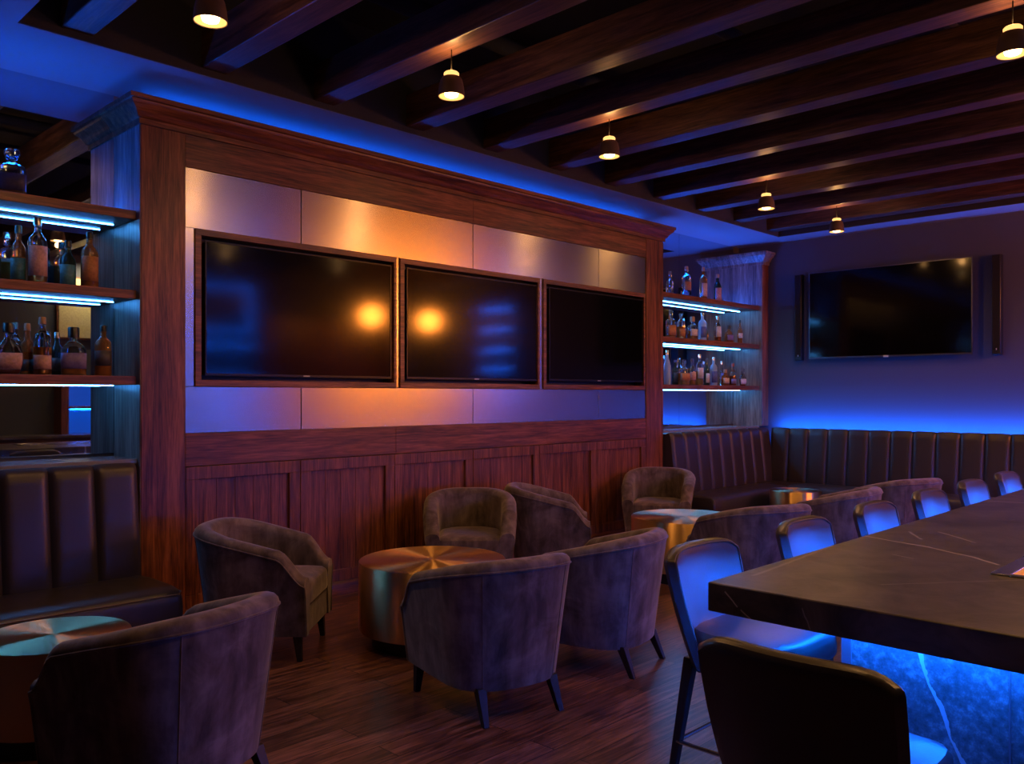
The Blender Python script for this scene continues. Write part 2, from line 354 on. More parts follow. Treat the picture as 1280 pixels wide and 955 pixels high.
# ------------------------------------------------------------------ panelled unit
crown = [(0,3.2),(.016,3.2),(.016,3.235),(.03,3.243),(.04,3.262),(.055,3.285),(.078,3.305),(.088,3.318),(.088,3.328),(.102,3.332),(.102,3.36),(0,3.36)]
T = Thing('panelled_unit', 'walnut panelled wall unit with crown moulding, brushed steel band and three recessed screens', 'wall panelling', (U0,YF,0))
obj('carcass', MB().box(U0+.02,U1-.02,5.52,YM,0,3.33), W_Z, T)
obj('side_panel', MB().box(U0-.006,U0+.03,YF+.004,YM,0,3.33), W_G, T, bevel=.002)
obj('side_panel', MB().box(U1-.03,U1+.003,YF+.004,YM,0,3.33), W_G, T, bevel=.002)
obj('stile', MB().box(U0,2.477,YF,5.52,0,3.21), W_Z, T, bevel=.003)
obj('stile', MB().box(7.607,U1,YF,5.52,0,3.21), W_Z, T, bevel=.003)
for x0, x1 in ((2.477,5.045),(5.045,7.607)):
    obj('top_rail', MB().box(x0+.001,x1-.001,YF+.003,5.52,2.99,3.21), W_X, T, bevel=.002)
for x0, x1 in ((2.477,4.2),(4.2,6.0),(6.0,7.607)):
    obj('middle_rail', MB().box(x0+.001,x1-.001,YF+.003,5.52,1.035,1.25), W_X, T, bevel=.002)
obj('crown_moulding', MB().sweep(crown, [(U0,YM),(U0,YF),(U1,YF),(U1,YM)]), W_X, T, smooth=True)
# steel band
SX = [2.477,3.342,5.045,6.79,7.607]
for z0, z1 in ((2.596,2.99),(1.25,1.558)):
    for a, b_ in zip(SX, SX[1:]):
        obj('steel_panel', MB().box(a+.003,b_-.003,5.39,5.41,z0+.002,z1-.002), STEEL, T, bevel=.0015, uvxz=True)
for a, b_ in ((2.477,2.541),(4.2,4.238),(5.888,5.942),(7.578,7.607)):
    obj('steel_strip', MB().box(a+.001,b_-.001,5.388,5.41,1.558,2.596), STEEL, T, bevel=.0015, uvxz=True)
obj('steel_backing', MB().box(2.478,7.606,5.412,5.42,1.25,1.556).box(2.478,7.606,5.412,5.42,2.598,2.99), BLACK, T)
OPEN = [(2.541,4.2),(4.238,5.888),(5.942,7.578)]
for a, b_ in OPEN:
    z0, z1 = 1.558, 2.596; w = .042
    m = MB().box(a,b_,YF-.006,5.5,z1-w,z1).box(a,b_,YF-.006,5.5,z0,z0+w).box(a,a+w,YF-.006,5.5,z0+w,z1-w).box(b_-w*.6,b_,YF-.006,5.5,z0+w,z1-w)
    fr = obj('screen_recess', m, W_X, T, bevel=.002)
    sub('recess_back', MB().box(a+.01,b_-.01,5.5,5.515,z0+.01,z1-.01), BLACK, T, fr)
# wainscot
for i in range(6):
    a = 2.477+.855*i; b_ = a+.855; z0, z1 = .105, 1.03
    m = MB().box(a+.002,b_-.002,YF+.002,5.43,z1-.085,z1).box(a+.002,b_-.002,YF+.002,5.43,z0,z0+.085)
    m.box(a+.002,a+.088,YF+.002,5.43,z0+.085,z1-.085).box(b_-.088,b_-.002,YF+.002,5.43,z0+.085,z1-.085)
    fr = obj('wainscot_frame', m, W_Z, T, bevel=.003)
    pm = MB(); n = 5; w = (.855-.176)/n
    for k in range(n): pm.box(a+.088+k*w+.0008,a+.088+(k+1)*w-.0008,5.405,5.42,z0+.08,z1-.08)
    sub('wainscot_panel', pm, W_Z, T, fr, bevel=.001)
obj('backing_board', MB().box(2.478,7.606,5.44,5.47,0,1.03), W_Z, T)
bb = [(0,0),(.02,0),(.02,.075),(.012,.09),(.004,.105),(0,.105)]
obj('baseboard', MB().sweep(bb, [(2.477,YF+.01),(7.607,YF+.01)]), W_X, T, smooth=True)

# ------------------------------------------------------------------ mirror niches, pilaster, ledges
tag(obj('wall_mirror', MB().box(.1,U0-.007,YM,YM+.01,1.12,ZC-.002), MIRROR), 'large wall mirror behind the bottle shelves at left of the photo', 'mirror')
tag(obj('wall_mirror', MB().box(U1+.002,8.885,YM,YM+.01,1.12,ZC-.002), MIRROR), 'mirror pane behind far shelves, beside the panelled unit, left of the seam', 'mirror')
tag(obj('wall_mirror', MB().box(8.889,10.183,YM,YM+.01,1.12,ZC-.002), MIRROR), 'mirror pane behind far shelves, beside the corner pilaster, right of the seam', 'mirror')
P = Thing('pilaster', 'walnut pilaster with crown in the far corner beside the mirrored shelves', 'pilaster', (10.19,YF,0))
obj('side_panel', MB().box(10.184,10.21,YF+.004,YM,1.1,3.33), W_G, P, bevel=.002)
obj('front_panel', MB().box(10.19,XF-.003,YF,YF+.03,1.1,3.21), W_Z, P, bevel=.003)
obj('crown_moulding', MB().sweep(crown, [(10.19,YM),(10.19,YF),(XF-.003,YF)]), W_G, P, smooth=True)
tag(obj('wall_ledge', MB().box(.1,U0-.008,5.42,YM-.002,1.07,1.10), LEDGE, bevel=.003), 'narrow glossy ledge behind the left leather banquette under the mirror', 'ledge')
tag(obj('wall_ledge', MB().box(U1+.004,10.183,5.42,YM-.002,1.07,1.10), LEDGE, bevel=.003), 'narrow glossy ledge behind the corner banquette under the far mirror', 'ledge')

LED_S = emit('shelf_led', (.06,.36,1.0), 20.0)
LED_R = emit('far_shelf_led', (.06,.36,1.0), 30.0)
def shelf(x0, x1, z, label, ledm=LED_S):
    t = Thing('bottle_shelf', label, 'shelf', (x0,5.42,z), 0, 'bottle shelves')
    b = obj('shelf_board', MB().box(x0,x1,5.42,YM-.003,z-.055,z), W_X, t, bevel=.003)
    l = obj('led_strip', MB().box(x0+.03,x1-.04,5.68,5.688,z-.0605,z-.0556), ledm, t)
    l['label'] = 'blue light strip'
SZ = [2.66,2.16,1.62]
nm = ['top','middle','bottom']
for z, n in zip(SZ, nm):
    shelf(.3, U0-.014, z, '%s walnut bottle shelf with blue light strip, left of the panelled unit' % n)
    shelf(U1+.005, 10.182, z, '%s walnut bottle shelf with blue light strip, far right of the panelled unit' % n, LED_R)
# cove strips
COVE = emit('cove_led', BLUE, 9.0)
def led(name, mb, s, label, mat=None):
    return tag(obj(name, mb, mat or emit(name+'_glow', BLUE, s)), label, 'light strip', 'hidden blue light strips')
led('led_strip', MB().box(U0+.12,U1-.12,5.60,5.62,3.345,3.352), 12, 'blue light strip lying on top of the walnut crown moulding')
led('led_strip', MB().box(.35,U0-.05,5.74,5.76,2.661,2.669), 45, 'blue light strip at the back of the left top bottle shelf')
led('led_strip', MB().box(U1+.05,10.12,5.74,5.76,2.661,2.669), 40, 'blue light strip at the back of the far top bottle shelf')

# ------------------------------------------------------------------ televisions
def tv_media(x0, x1, z0, z1, label):
    t = Thing('television', label, 'television', ((x0+x1)/2,5.42,z0), 0, 'televisions in the panelled wall')
    y = 5.385
    obj('housing', MB().box(x0+.01,x1-.01,y+.012,5.498,z0+.01,z1-.01), BLACK, t, bevel=.004)
    b = .011
    obj('bezel', MB().box(x0,x1,y,y+.012,z0,z0+b*1.6).box(x0,x1,y,y+.012,z1-b,z1).box(x0,x0+b,y,y+.012,z0+b*1.6,z1-b).box(x1-b,x1,y,y+.012,z0+b*1.6,z1-b), BEZ, t, bevel=.001)
    obj('screen', MB().box(x0+b,x1-b,y+.004,y+.0118,z0+b*1.6,z1-b), SCREEN, t)
    xc = (x0+x1)/2
    lg = MB()
    for k in range(7): lg.box(xc-.026+k*.0076,xc-.026+k*.0076+.0052,y-.0012,y,z0+.004,z0+.0125)
    obj('logo', lg, LOGO, t)
tv_media(2.613,4.158,1.63,2.53, 'flat black television recessed in the steel band, closest to the left shelves')
tv_media(4.311,5.862,1.632,2.53, 'flat black television recessed in the middle of the steel band')
tv_media(6.033,7.56,1.638,2.53, 'flat black television recessed in the steel band, nearest the far shelves')
t = Thing('television', 'big black television mounted alone on the dark blue far wall', 'television', (XF,3.83,1.95))
y0, y1, z0, z1 = 2.90,4.775,1.955,3.03
obj('wall_mount', MB().box(XF-.06,XF,3.4,4.25,2.2,2.8), DARKM, t)
obj('housing', MB().box(XF-.10,XF-.06,y0+.02,y1-.02,z0+.02,z1-.02), BLACK, t, bevel=.006)
obj('bezel', MB().box(XF-.112,XF-.10,y0,y1,z0,z0+.018).box(XF-.112,XF-.10,y0,y1,z1-.011,z1).box(XF-.112,XF-.10,y0,y0+.011,z0+.018,z1-.011).box(XF-.112,XF-.10,y1-.011,y1,z0+.018,z1-.011), plain('silver_bezel', (.16,.16,.18), .3, .9), t)
obj('screen', MB().box(XF-.108,XF-.1002,y0+.011,y1-.011,z0+.018,z1-.011), SCREEN, t)
lg = MB().box(XF-.116,XF-.112,3.80,3.86,z0-.006,z0+.016)
obj('logo', lg, LOGO, t, bevel=.003)
for yc, lab in ((4.93,'slim upright black speaker bar left of the large television on the far wall'),(2.67,'slim upright black speaker bar right of the large television on the far wall')):
    t = Thing('speaker_bar', lab, 'speaker', (XF,yc,1.93), 0, 'speaker bars by the far television')
    obj('cabinet', MB().box(XF-.09,XF+.004,yc-.045,yc+.045,1.94,3.03), BLACK, t, bevel=.008)
    obj('grille', MB().box(XF-.094,XF-.088,yc-.035,yc+.035,1.99,3.02), plain('speaker_cloth', (.006,.006,.006), .95), t)
    obj('badge', MB().box(XF-.0965,XF-.093,yc-.008,yc+.0,1.99,2.01), LOGO, t)

# ------------------------------------------------------------------ banquettes
def channel_back(m, along, base_pos, x0, x1, n, ztop=1.085, zbot=.38, ytop=5.265, ybot=5.185, back=5.41, rdg=.085):
    """channel-tufted leather back. along 'X' with back toward +Y, or 'Y' with back toward +X"""
    w = (x1-x0)/n; rows = []
    nu = 16
    for i in range(n):
        for k in range(nu+1):
            s = k/nu; u = x0+(i+s)*w
            bul = 1-abs(2*s-1)**7
            b = .030*bul; tz = .014*bul
            prof = []
            for f in (0,.04,.2,.4,.6,.8,.92,.98):
                z = zbot+(ztop-.035-zbot)*f; yy = ybot+(ytop-ybot)*f
                prof.append((yy+.035-b*min(1,.4+f*8), z))
            prof += [(ytop+.045-b*.7, ztop-.022+tz*.5),(ytop+min(.06,rdg*.7)-b*.3, ztop-.008+tz*.7),(ytop+rdg, ztop-.018+tz),(back, ztop-.018+tz)]
            prof += [(back, zbot)]
            rows.append([(u, p[0], p[1]) if along == 'X' else (base_pos+p[0], u, p[1]) for p in prof])
    m.grid(rows, closed_u=True, cap=True)
    return m
def seat_bm(m, along, x0, x1, f0, f1, base=0, z0=.12, z1=.41, r=.045):
    # rounded front edge prism
    prof = [(f1,z0),(f1,z1-.01),(f1-.04,z1),(f1-.2,z1+.008),(f0+.12,z1+.006),(f0+r,z1-.004),(f0+r*.35,z1-.02),(f0+.006,z1-.04),(f0,z1-.07),(f0,z0+.1),(f0+.03,z0)]
    us = [x0,x0+.012,x0+.04]+[x0+.04+(x1-x0-.08)*k/12 for k in range(1,12)]+[x1-.04,x1-.012,x1]
    rows = []
    for k, u in enumerate(us):
        q = .02 if k in (0,len(us)-1) else (.006 if k in (1,len(us)-2) else 0)
        rows.append([(u, p[0]+(q if p[0] < f1-.1 else 0), p[1]-(q if p[1] > z0+.12 else 0)) if along == 'X' else (base+p[0]+(q if p[0]<f1-.1 else 0), u, p[1]-(q if p[1]>z0+.12 else 0)) for p in prof])
    m.grid(rows, closed_u=True, cap=True); return m
t = Thing('banquette', 'dark leather channel-backed banquette at far left under the mirror', 'banquette', (1.2,5.1,0))
obj('backrest', channel_back(MB(),'X',0,.13,2.13,8), LEATH, t, smooth=True)
obj('seat', seat_bm(MB(),'X',.1,2.14,4.66,5.25), LEATH, t, smooth=True)
obj('piping', MB().tube([(.12,4.667,.383),(1.2,4.665,.385),(2.11,4.667,.383),(2.143,4.71,.386),(2.143,5.15,.398)], .005, 8), leather('tan_edge_piping',(.10,.065,.045),.4), t, smooth=True)
obj('plinth', MB().box(.12,2.1,4.74,5.3,0,.125), BLACK, t)
t = Thing('banquette', 'dark leather channel-backed corner banquette wrapping the far end of the room', 'banquette', (9.5,4.9,0))
obj('backrest', channel_back(MB(),'X',0,7.94,10.19,9), LEATH, t, smooth=True)
off = XF-5.45
obj('backrest', channel_back(MB(),'Y',off,-.99,5.26,25,back=5.32,rdg=.052), LEATH, t, smooth=True)
obj('seat', seat_bm(MB(),'X',7.94,9.68,4.74,5.25), LEATH, t, smooth=True)
obj('seat', seat_bm(MB(),'Y',-1.0,5.24,9.66-off,5.25,off), LEATH, t, smooth=True)
obj('led_strip', MB().box(10.228,10.243,-.95,5.23,1.045,1.055), emit('far_wall_led', BLUE, 140), t)['label'] = 'hidden blue light strip'
obj('plinth', MB().box(7.96,9.74,4.82,5.3,0,.125).box(9.74,10.2,-.98,5.3,0,.125), BLACK, t)

# ------------------------------------------------------------------ bottles
def bottle(kind, x, y, z, h, w, glassm, liq, lab, cap, label, group, lf=(.22,.62), turn=0, fill=.8):
    r = w/2
    t = Thing('bottle', label, 'bottle', (x,y,z), turn, group)
    if kind == 'round':   prof = [(.0,0),(.92,0),(1,.02),(1,.60),(.97,.64),(.8,.70),(.5,.745),(.36,.78),(.34,.86),(.38,.865),(.38,.885)]; sh, cz, pw, sy, cr = .60,.86,2,1,.40
    elif kind == 'slim':  prof = [(.0,0),(.9,0),(1,.015),(1,.55),(.93,.60),(.7,.67),(.48,.72),(.42,.76),(.40,.88),(.46,.885),(.46,.9)]; sh, cz, pw, sy, cr = .55,.84,2,1,.47
    elif kind == 'square':prof = [(.0,0),(.95,0),(1,.02),(1,.58),(.92,.63),(.6,.67),(.34,.69),(.32,.82),(.38,.825),(.38,.85)]; sh, cz, pw, sy, cr = .58,.82,5,.85,.42
    elif kind == 'flask': prof = [(.0,0),(.6,0),(.72,.02),(.92,.16),(1,.30),(.97,.42),(.82,.54),(.5,.63),(.33,.68),(.31,.80),(.37,.81),(.37,.84)]; sh, cz, pw, sy, cr = .48,.80,2.2,.55,.42
    elif kind == 'squat': prof = [(.0,0),(.93,0),(1,.03),(1,.48),(.9,.58),(.6,.66),(.36,.70),(.34,.78),(.40,.79),(.40,.82)]; sh, cz, pw, sy, cr = .48,.76,3.2,.8,.46
    elif kind == 'decant':prof = [(.0,0),(.9,0),(1,.03),(1,.55),(.9,.62),(.5,.66),(.3,.69),(.28,.76),(.42,.78),(.42,.80)]; sh, cz, pw, sy, cr = .55,.78,4,.8,.5
    elif kind == 'tall':  prof = [(.0,0),(.85,0),(.9,.02),(1,.45),(.95,.55),(.6,.70),(.40,.78),(.36,.88),(.44,.885),(.44,.9)]; sh, cz, pw, sy, cr = .5,.86,2,1,.46
    pr = [(p[0]*r+1e-4, p[1]*h) for p in prof]
    g = obj('glass', MB().lathe(pr, 24, power=pw, sy=sy), glassm, t, smooth=True, local=True)
    if liq:
        lp = [(max(0,(q[0]-.0025))+1e-4, max(.006, q[1]*h)) if False else (max(1e-4, q[0]*r-.003), .006+q[1]*h*.985) for q in prof if q[1] <= fill*sh+.02]
        lp = [lp[0]]+lp[1:]
        last = lp[-1]
        if last[1] < fill*sh*h: lp.append((last[0], fill*sh*h))
        obj('liquid', MB().lathe(lp, 24, power=pw, sy=sy), liq, t, smooth=True, local=True)
    if lab:
        # label wraps the front half of the body
        rows = []
        for zz in (lf[0]*h, (lf[0]*.5+lf[1]*.5)*h, lf[1]*h):
            k0 = zz/h; rr = r
            for (ra, za), (rb, zb) in zip(prof, prof[1:]):
                if za <= k0 <= zb: rr = r*(ra+(rb-ra)*((k0-za)/(zb-za) if zb > za else 0))
            row = []
            for k in range(13):
                a = R(-158+136*k/12); ca, sa = math.cos(a), math.sin(a)
                if pw != 2: q = (abs(ca)**pw+abs(sa)**pw)**(-1/pw); ca *= q; sa *= q
                row.append(((rr+.0012)*ca, (rr+.0012)*sa*sy-.0004, zz))
            rows.append(row)
        n = len(rows[0])
        lm = MB().grid(rows); o = obj('label', lm, lab, t, smooth=True, local=True)
        s_ = o.modifiers.new('thick','SOLIDIFY'); s_.thickness = .0008; s_.offset = 1
    ct = cz*h
    if kind == 'decant': cp = [(1e-4,ct),(.3*r,ct),(.34*r,ct+.03*h),(.55*r,ct+.05*h),(.62*r,ct+.13*h),(.5*r,h-.01),(1e-4,h)]
    elif kind in ('squat','flask'): cp = [(1e-4,ct+.02*h),(cr*r,ct+.02*h),(cr*r,h-.006),(cr*r-.004,h),(1e-4,h)]
    else: cp = [(1e-4,ct+.02*h),((cr+.02)*r,ct+.02*h),((cr+.0)*r,h-.006),((cr)*r-.003,h),(1e-4,h)]
    obj('stopper', MB().lathe(cp, 16), CAPM[cap], t, smooth=True, local=True)
    return t
TH = R(44.26); FPX = 1062
def px2x(px, Y):
    u = (px-640)/FPX; c, s = math.cos(TH), math.sin(TH)
    return Y*(c+u*s)/(s-u*c)
GL_ = 'bottles on the left shelves'; GR_ = 'bottles on the far shelves'
LB = [ # px centre, shelf z, kind, h, w, glass, liquid, label, cap, text, label zone, Y
 (15,2.66,'decant',.285,.145,G_CLEAR,L_AMBER,P_DARK,'glass','square whiskey decanter alone on the left top shelf',(.1,.45),5.56),
 (23,2.16,'slim',.335,.08,G_AMBER,L_AMBER,P_TEAL,'teal','brown bottle with teal label and cap, leftmost on left middle shelf',(.05,.42),5.55),
 (47,2.16,'round',.385,.105,G_CLEAR,L_AMBER,P_PINK,'silver','tall bottle with large pale pink label on the left middle shelf',(.1,.56),5.50),
 (85,2.16,'slim',.29,.088,G_DARK,None,P_TEAL,'black','dark bottle with small teal label on the left middle shelf',(.06,.48),5.60),
 (112,2.16,'round',.35,.10,G_AMBER,L_AMBER,P_ORANGE,'black','bottle with orange label and black cap, rightmost on left middle shelf',(.12,.56),5.55),
 (11,1.62,'flask',.30,.15,G_CLEAR,L_RED,P_PINK,'black','round flask bottle with pale label, leftmost on left bottom shelf',(.1,.42),5.55),
 (34,1.62,'slim',.31,.075,G_AMBER,L_AMBER,P_DARK,'wood','slim amber bottle with dark label beside the round flask',(.08,.3),5.63),
 (53,1.62,'round',.345,.098,G_CLEAR,L_AMBER,P_PINK,'wood','amber bottle with low pink label on the left bottom shelf',(.1,.34),5.53),
 (71,1.62,'slim',.27,.07,G_DARK,None,P_DARK,'silver','small dark bottle behind the squat flask on the left bottom shelf',(.1,.4),5.68),
 (92,1.62,'squat',.295,.14,G_CLEAR,L_AMBER,P_PURPLE,'black','squat bottle with violet label on the left bottom shelf',(.14,.46),5.54),
 (129,1.62,'round',.315,.098,G_AMBER,L_AMBER,P_DARK,'black','dark amber bottle standing alone rightmost on left bottom shelf',(.2,.5),5.54),
]
RB = [
 (838,2.66,'tall',.27,.06,G_CLEAR,L_CLEAR,None,'silver','small thin bottle nearest the panelled unit on the far top shelf',None,5.58),
 (858,2.66,'round',.37,.11,G_CLEAR,L_CLEAR,P_ORANGE,'wood','clear bottle with orange label on the far top shelf',(.22,.5),5.56),
 (879,2.66,'round',.40,.095,G_AMBER,L_AMBER,P_CREAM,'wood','amber bottle with cream label on the far top shelf',(.1,.5),5.56),
 (897,2.66,'slim',.35,.09,G_DARK,None,P_PINK,'wood','dark bottle with pink label, rightmost on the far top shelf',(.06,.5),5.56),
 (838.5,2.16,'square',.33,.105,G_CLEAR,L_AMBER,P_ORANGE,'glass','square bottle nearest the panelled unit on the far middle shelf',(.1,.45),5.56),
 (851,2.16,'round',.30,.10,G_CLEAR,L_AMBER,P_ORANGE,'glass','amber bottle with orange label, second on the far middle shelf',(.1,.4),5.55),
 (865.5,2.16,'squat',.28,.12,G_CLEAR,L_AMBER,P_WHITE,'wood','squat amber bottle with white label on the far middle shelf',(.18,.46),5.55),
 (878,2.16,'round',.345,.10,G_BLUE,None,P_BLUE,'silver','pale blue bottle with blue label on the far middle shelf',(.12,.5),5.57),
 (897,2.16,'slim',.325,.085,G_CLEAR,L_RED,P_WHITE,'silver','slim clear bottle with white label and red base on far middle shelf',(.2,.6),5.55),
 (911,2.16,'squat',.225,.11,G_AMBER,L_RED,P_PURPLE,'black','short dark bottle with violet label on the far middle shelf',(.15,.45),5.55),
 (925,2.16,'tall',.31,.065,G_AMBER,L_AMBER,P_CREAM,'black','narrow amber bottle, rightmost on the far middle shelf',(.25,.45),5.55),
 (834,1.62,'tall',.40,.085,G_BLUE,None,None,'silver','tall frosted pale blue bottle nearest the panelled unit on far bottom shelf',None,5.55),
 (844,1.62,'slim',.30,.075,G_DARK,None,P_DARK,'glass','dark slim bottle next to the frosted blue one on far bottom shelf',(.1,.5),5.66),
 (855,1.62,'square',.30,.12,G_CLEAR,L_AMBER,P_ORANGE,'glass','broad square amber bottle with orange label on far bottom shelf',(.18,.46),5.55),
 (865.5,1.62,'slim',.315,.082,G_CLEAR,L_AMBER,P_PINK,'glass','amber bottle with pink label beside the broad square one on far bottom shelf',(.2,.5),5.54),
 (874.5,1.62,'round',.375,.09,G_CLEAR,L_AMBER,P_WHITE,'silver','tallest clear bottle with white label on the far bottom shelf',(.22,.56),5.54),
 (883.5,1.62,'slim',.335,.065,G_DARK,None,P_CREAM,'black','narrow dark bottle with cream label on the far bottom shelf',(.1,.45),5.6),
 (892,1.62,'round',.35,.09,G_BLUE,None,P_BLUE,'silver','clear blue bottle with blue label on the far bottom shelf',(.1,.5),5.55),
 (902,1.62,'slim',.32,.065,G_CLEAR,L_CLEAR,P_BLUE,'silver','thin clear bottle behind a short square one on far bottom shelf',(.25,.5),5.67),
 (906.5,1.62,'squat',.205,.095,G_AMBER,L_RED,P_CREAM,'wood','short square brown bottle with cream label on far bottom shelf',(.15,.46),5.53),
 (916,1.62,'slim',.285,.082,G_CLEAR,L_RED,P_PURPLE,'red','red bottle with violet neck and red cap on far bottom shelf',(.1,.3),5.55),
 (928.5,1.62,'flask',.225,.11,G_CLEAR,L_RED,P_WHITE,'glass','short round decanter rightmost on the far bottom shelf',(.1,.4),5.55),
]
for grp, lst in ((GL_,LB),(GR_,RB)):
    for (px, z, kind, h, w, gm, lq, lb, cp, text, lf, Y) in lst:
        bottle(kind, px2x(px,Y), Y, z, h, w, gm, lq, lb, cp, text, grp, lf or (.2,.5), R(-12+random.uniform(-14,8)))

# ------------------------------------------------------------------ drum tables
def drum(x, y, r, h, label, foot=True):
    t = Thing('drum_table', label, 'table', (x,y,0), R(20), 'round brass drum tables')
    zb = .095
    obj('drum', MB().lathe([(r-.02,zb),(r-.004,zb),(r,zb+.004),(r,h-.006),(r-.003,h-.002),(r-.006,h-.0015)], 72), BRASS_S, t, smooth=True, local=True)
    obj('table_top', MB().lathe([(1e-4,h-.004),(r-.006,h-.004),(r-.004,h-.001),(r-.006,h),(.0005,h)], 72), BRASS_T, t, smooth=True, local=True)
    obj('plinth', MB().lathe([(1e-4,0),(r*.82,0),(r*.82,zb),(1e-4,zb)], 48), BLACK, t, smooth=True, local=True)
drum(1.27,4.05,.312,.45,'small brass drum table in front of the left banquette')
drum(3.385,3.977,.447,.50,'wide brass drum table at the middle of the nearest armchair circle')
drum(6.04,3.88,.447,.50,'wide brass drum table beyond the nearest armchair circle')
drum(8.93,4.32,.275,.45,'small brass drum table in front of the corner banquette')

# ------------------------------------------------------------------ tub armchairs
def chair_proto():
    W, YB, YFr = .365, -.37, .335
    pts = []
    nS, nA = 16, 40
    yc = -.02
    for k in range(nS): pts.append((-W, YFr+(yc-YFr)*k/nS))
    for k in range(nA+1):
        a = math.pi+math.pi*k/nA; ca, sa = math.cos(a), math.sin(a); n = 2.5
        q = (abs(ca)**n+abs(sa)**n)**(-1/n); pts.append((W*ca*q, yc+(yc-YB)*sa*q))
    for k in range(nS-1,-1,-1): pts.append((W, YFr+(yc-YFr)*k/nS))
    nrm = []
    for i, p in enumerate(pts):
        a = Vector(pts[max(0,i-1)]); b = Vector(pts[min(len(pts)-1,i+1)]); d = (b-a).normalized(); nrm.append(Vector((d.y,-d.x)))
        # travel goes left side -> back -> right side; outward is to the right of travel
    # make sure the normal points outward
    if nrm[0].x > 0: nrm = [-n for n in nrm]
    def hh(y):
        ya = .17
        if y <= ya: tt = max(0,(y-YB)/(ya-YB)); return .745-.118*tt**1.25
        u = min(1,(y-ya)/(YFr-ya)); return .627-.155*(u*u*(3-2*u))
    zb = .145; lean = .075
    def inset(z, h): return lean*max(0,1-(z-zb)/(.72-zb))
    rows = []; pipe = []; low = []
    for p, n in zip(pts, nrm):
        h = hh(p[1]); pr = []
        for f in (0,.25,.5,.75,.95): z = zb+(h-.045-zb)*f; pr.append((inset(z,h), z))
        i0 = inset(h-.045,h)
        pr += [(i0-.004,h-.036),(i0+.000,h-.018),(i0+.014,h-.003),(i0+.036,h+.004),(i0+.062,h+.004),(i0+.086,h-.004),(i0+.100,h-.02),(i0+.106,h-.042)]
        for f in (.7,.35,0): z = .30+(h-.05-.30)*f if h-.05 > .32 else zb+.1+(h-.05-zb-.1)*f; pr.append((i0+.106+.006*(1-f), z))
        pr += [(.13,zb)]
        rows.append([(p[0]-n.x*o, p[1]-n.y*o, z) for o, z in pr])
        pipe.append((p[0]-n.x*(i0-.004), p[1]-n.y*(i0-.004), h-.040)); low.append((p[0]-n.x*inset(zb,h), p[1]-n.y*inset(zb,h), zb+.003))
    t = Thing('tub_armchair', 'x', 'armchair', (0,0,0), 0, 'taupe velvet tub armchairs')
    sh = obj('shell', MB().grid(rows, closed_u=True, cap=True), VELVET, t, smooth=True, local=True)
    # piping along the outer upper edge and down the arm fronts
    def front(i, s):
        p, n = pts[i], nrm[i]; h = hh(p[1]); return [(p[0]-n.x*inset(z,h), p[1]+.001, z) for z in s]
    z1 = [.15,.2,.26,.32,.38]
    path = front(0, z1)+pipe+front(-1, z1[::-1])
    pi_ = obj('piping', MB().tube(path, .0055, 6), VELVET, t, smooth=True, local=True)
    # back seams
    for sgn in (-1,1):
        i = min(range(len(pts)), key=lambda k: abs(pts[k][0]-sgn*.22)+(0 if pts[k][1] < -.15 else 9))
        p, n = pts[i], nrm[i]; h = hh(p[1])
        sm = [(p[0]-n.x*(inset(z,h)-.0005), p[1]-n.y*(inset(z,h)-.0005), z) for z in (zb,.25,.35,.45,.55,.65,h-.03)]
        s_ = obj('seam', MB().tube(sm, .0025, 5), VELVET, t, smooth=True, local=True)
    # front rail and under frame
    obj('front_rail', MB().box(-.25,.25,.27,.325,zb,.305), VELVET, t, bevel=.01, local=True)
    inner = [(p[0]-n.x*.135, p[1]-n.y*.135) for p, n in zip(pts, nrm)]
    bm_ = MB(); ring = [(x, y) for x, y in inner if y < .27]
    ring = [(ring[0][0], .29)]+ring+[(ring[-1][0], .29)]
    bm_.grid([[(x,y,.15) for x,y in ring],[(x,y,.30) for x,y in ring]], closed_u=True, cap=True)
    obj('seat_base', bm_, BLACK, t, local=True)
    # cushion
    ins = [(p[0]-n.x*.118, p[1]-n.y*.118) for p, n in zip(pts, nrm)]
    ring = [(x, y) for x, y in ins if y < .26]
    ring = [(ring[0][0]*.995, .318), (ring[0][0], .29)]+ring+[(ring[-1][0], .29),(ring[-1][0]*.995, .318)]
    mid = [(ring[-1][0]+(ring[0][0]-ring[-1][0])*k/10, .338) for k in range(1,10)]
    ring = ring+mid
    def sc(ring, s, dz): return [(x*s, (y-.0)*s, dz) for x, y in ring]
    rws = [sc(ring,.93,.306),sc(ring,.985,.312),sc(ring,1.0,.33),sc(ring,1.0,.40),sc(ring,.985,.425),sc(ring,.93,.440),sc(ring,.75,.452),sc(ring,.4,.458),sc(ring,.02,.460)]
    obj('seat_cushion', MB().grid(rws, closed_u=True, cap=True), VELVET, t, smooth=True, local=True)
    for sx in (-1,1):
        obj('leg', MB().frustum((sx*.205,-.305,0),.014,(sx*.195,-.235,.16),.024), LEGW, t, bevel=.003, local=True)
        obj('leg', MB().frustum((sx*.262,.292,0),.014,(sx*.255,.275,.16),.024), LEGW, t, bevel=.003, local=True)
    return t.o
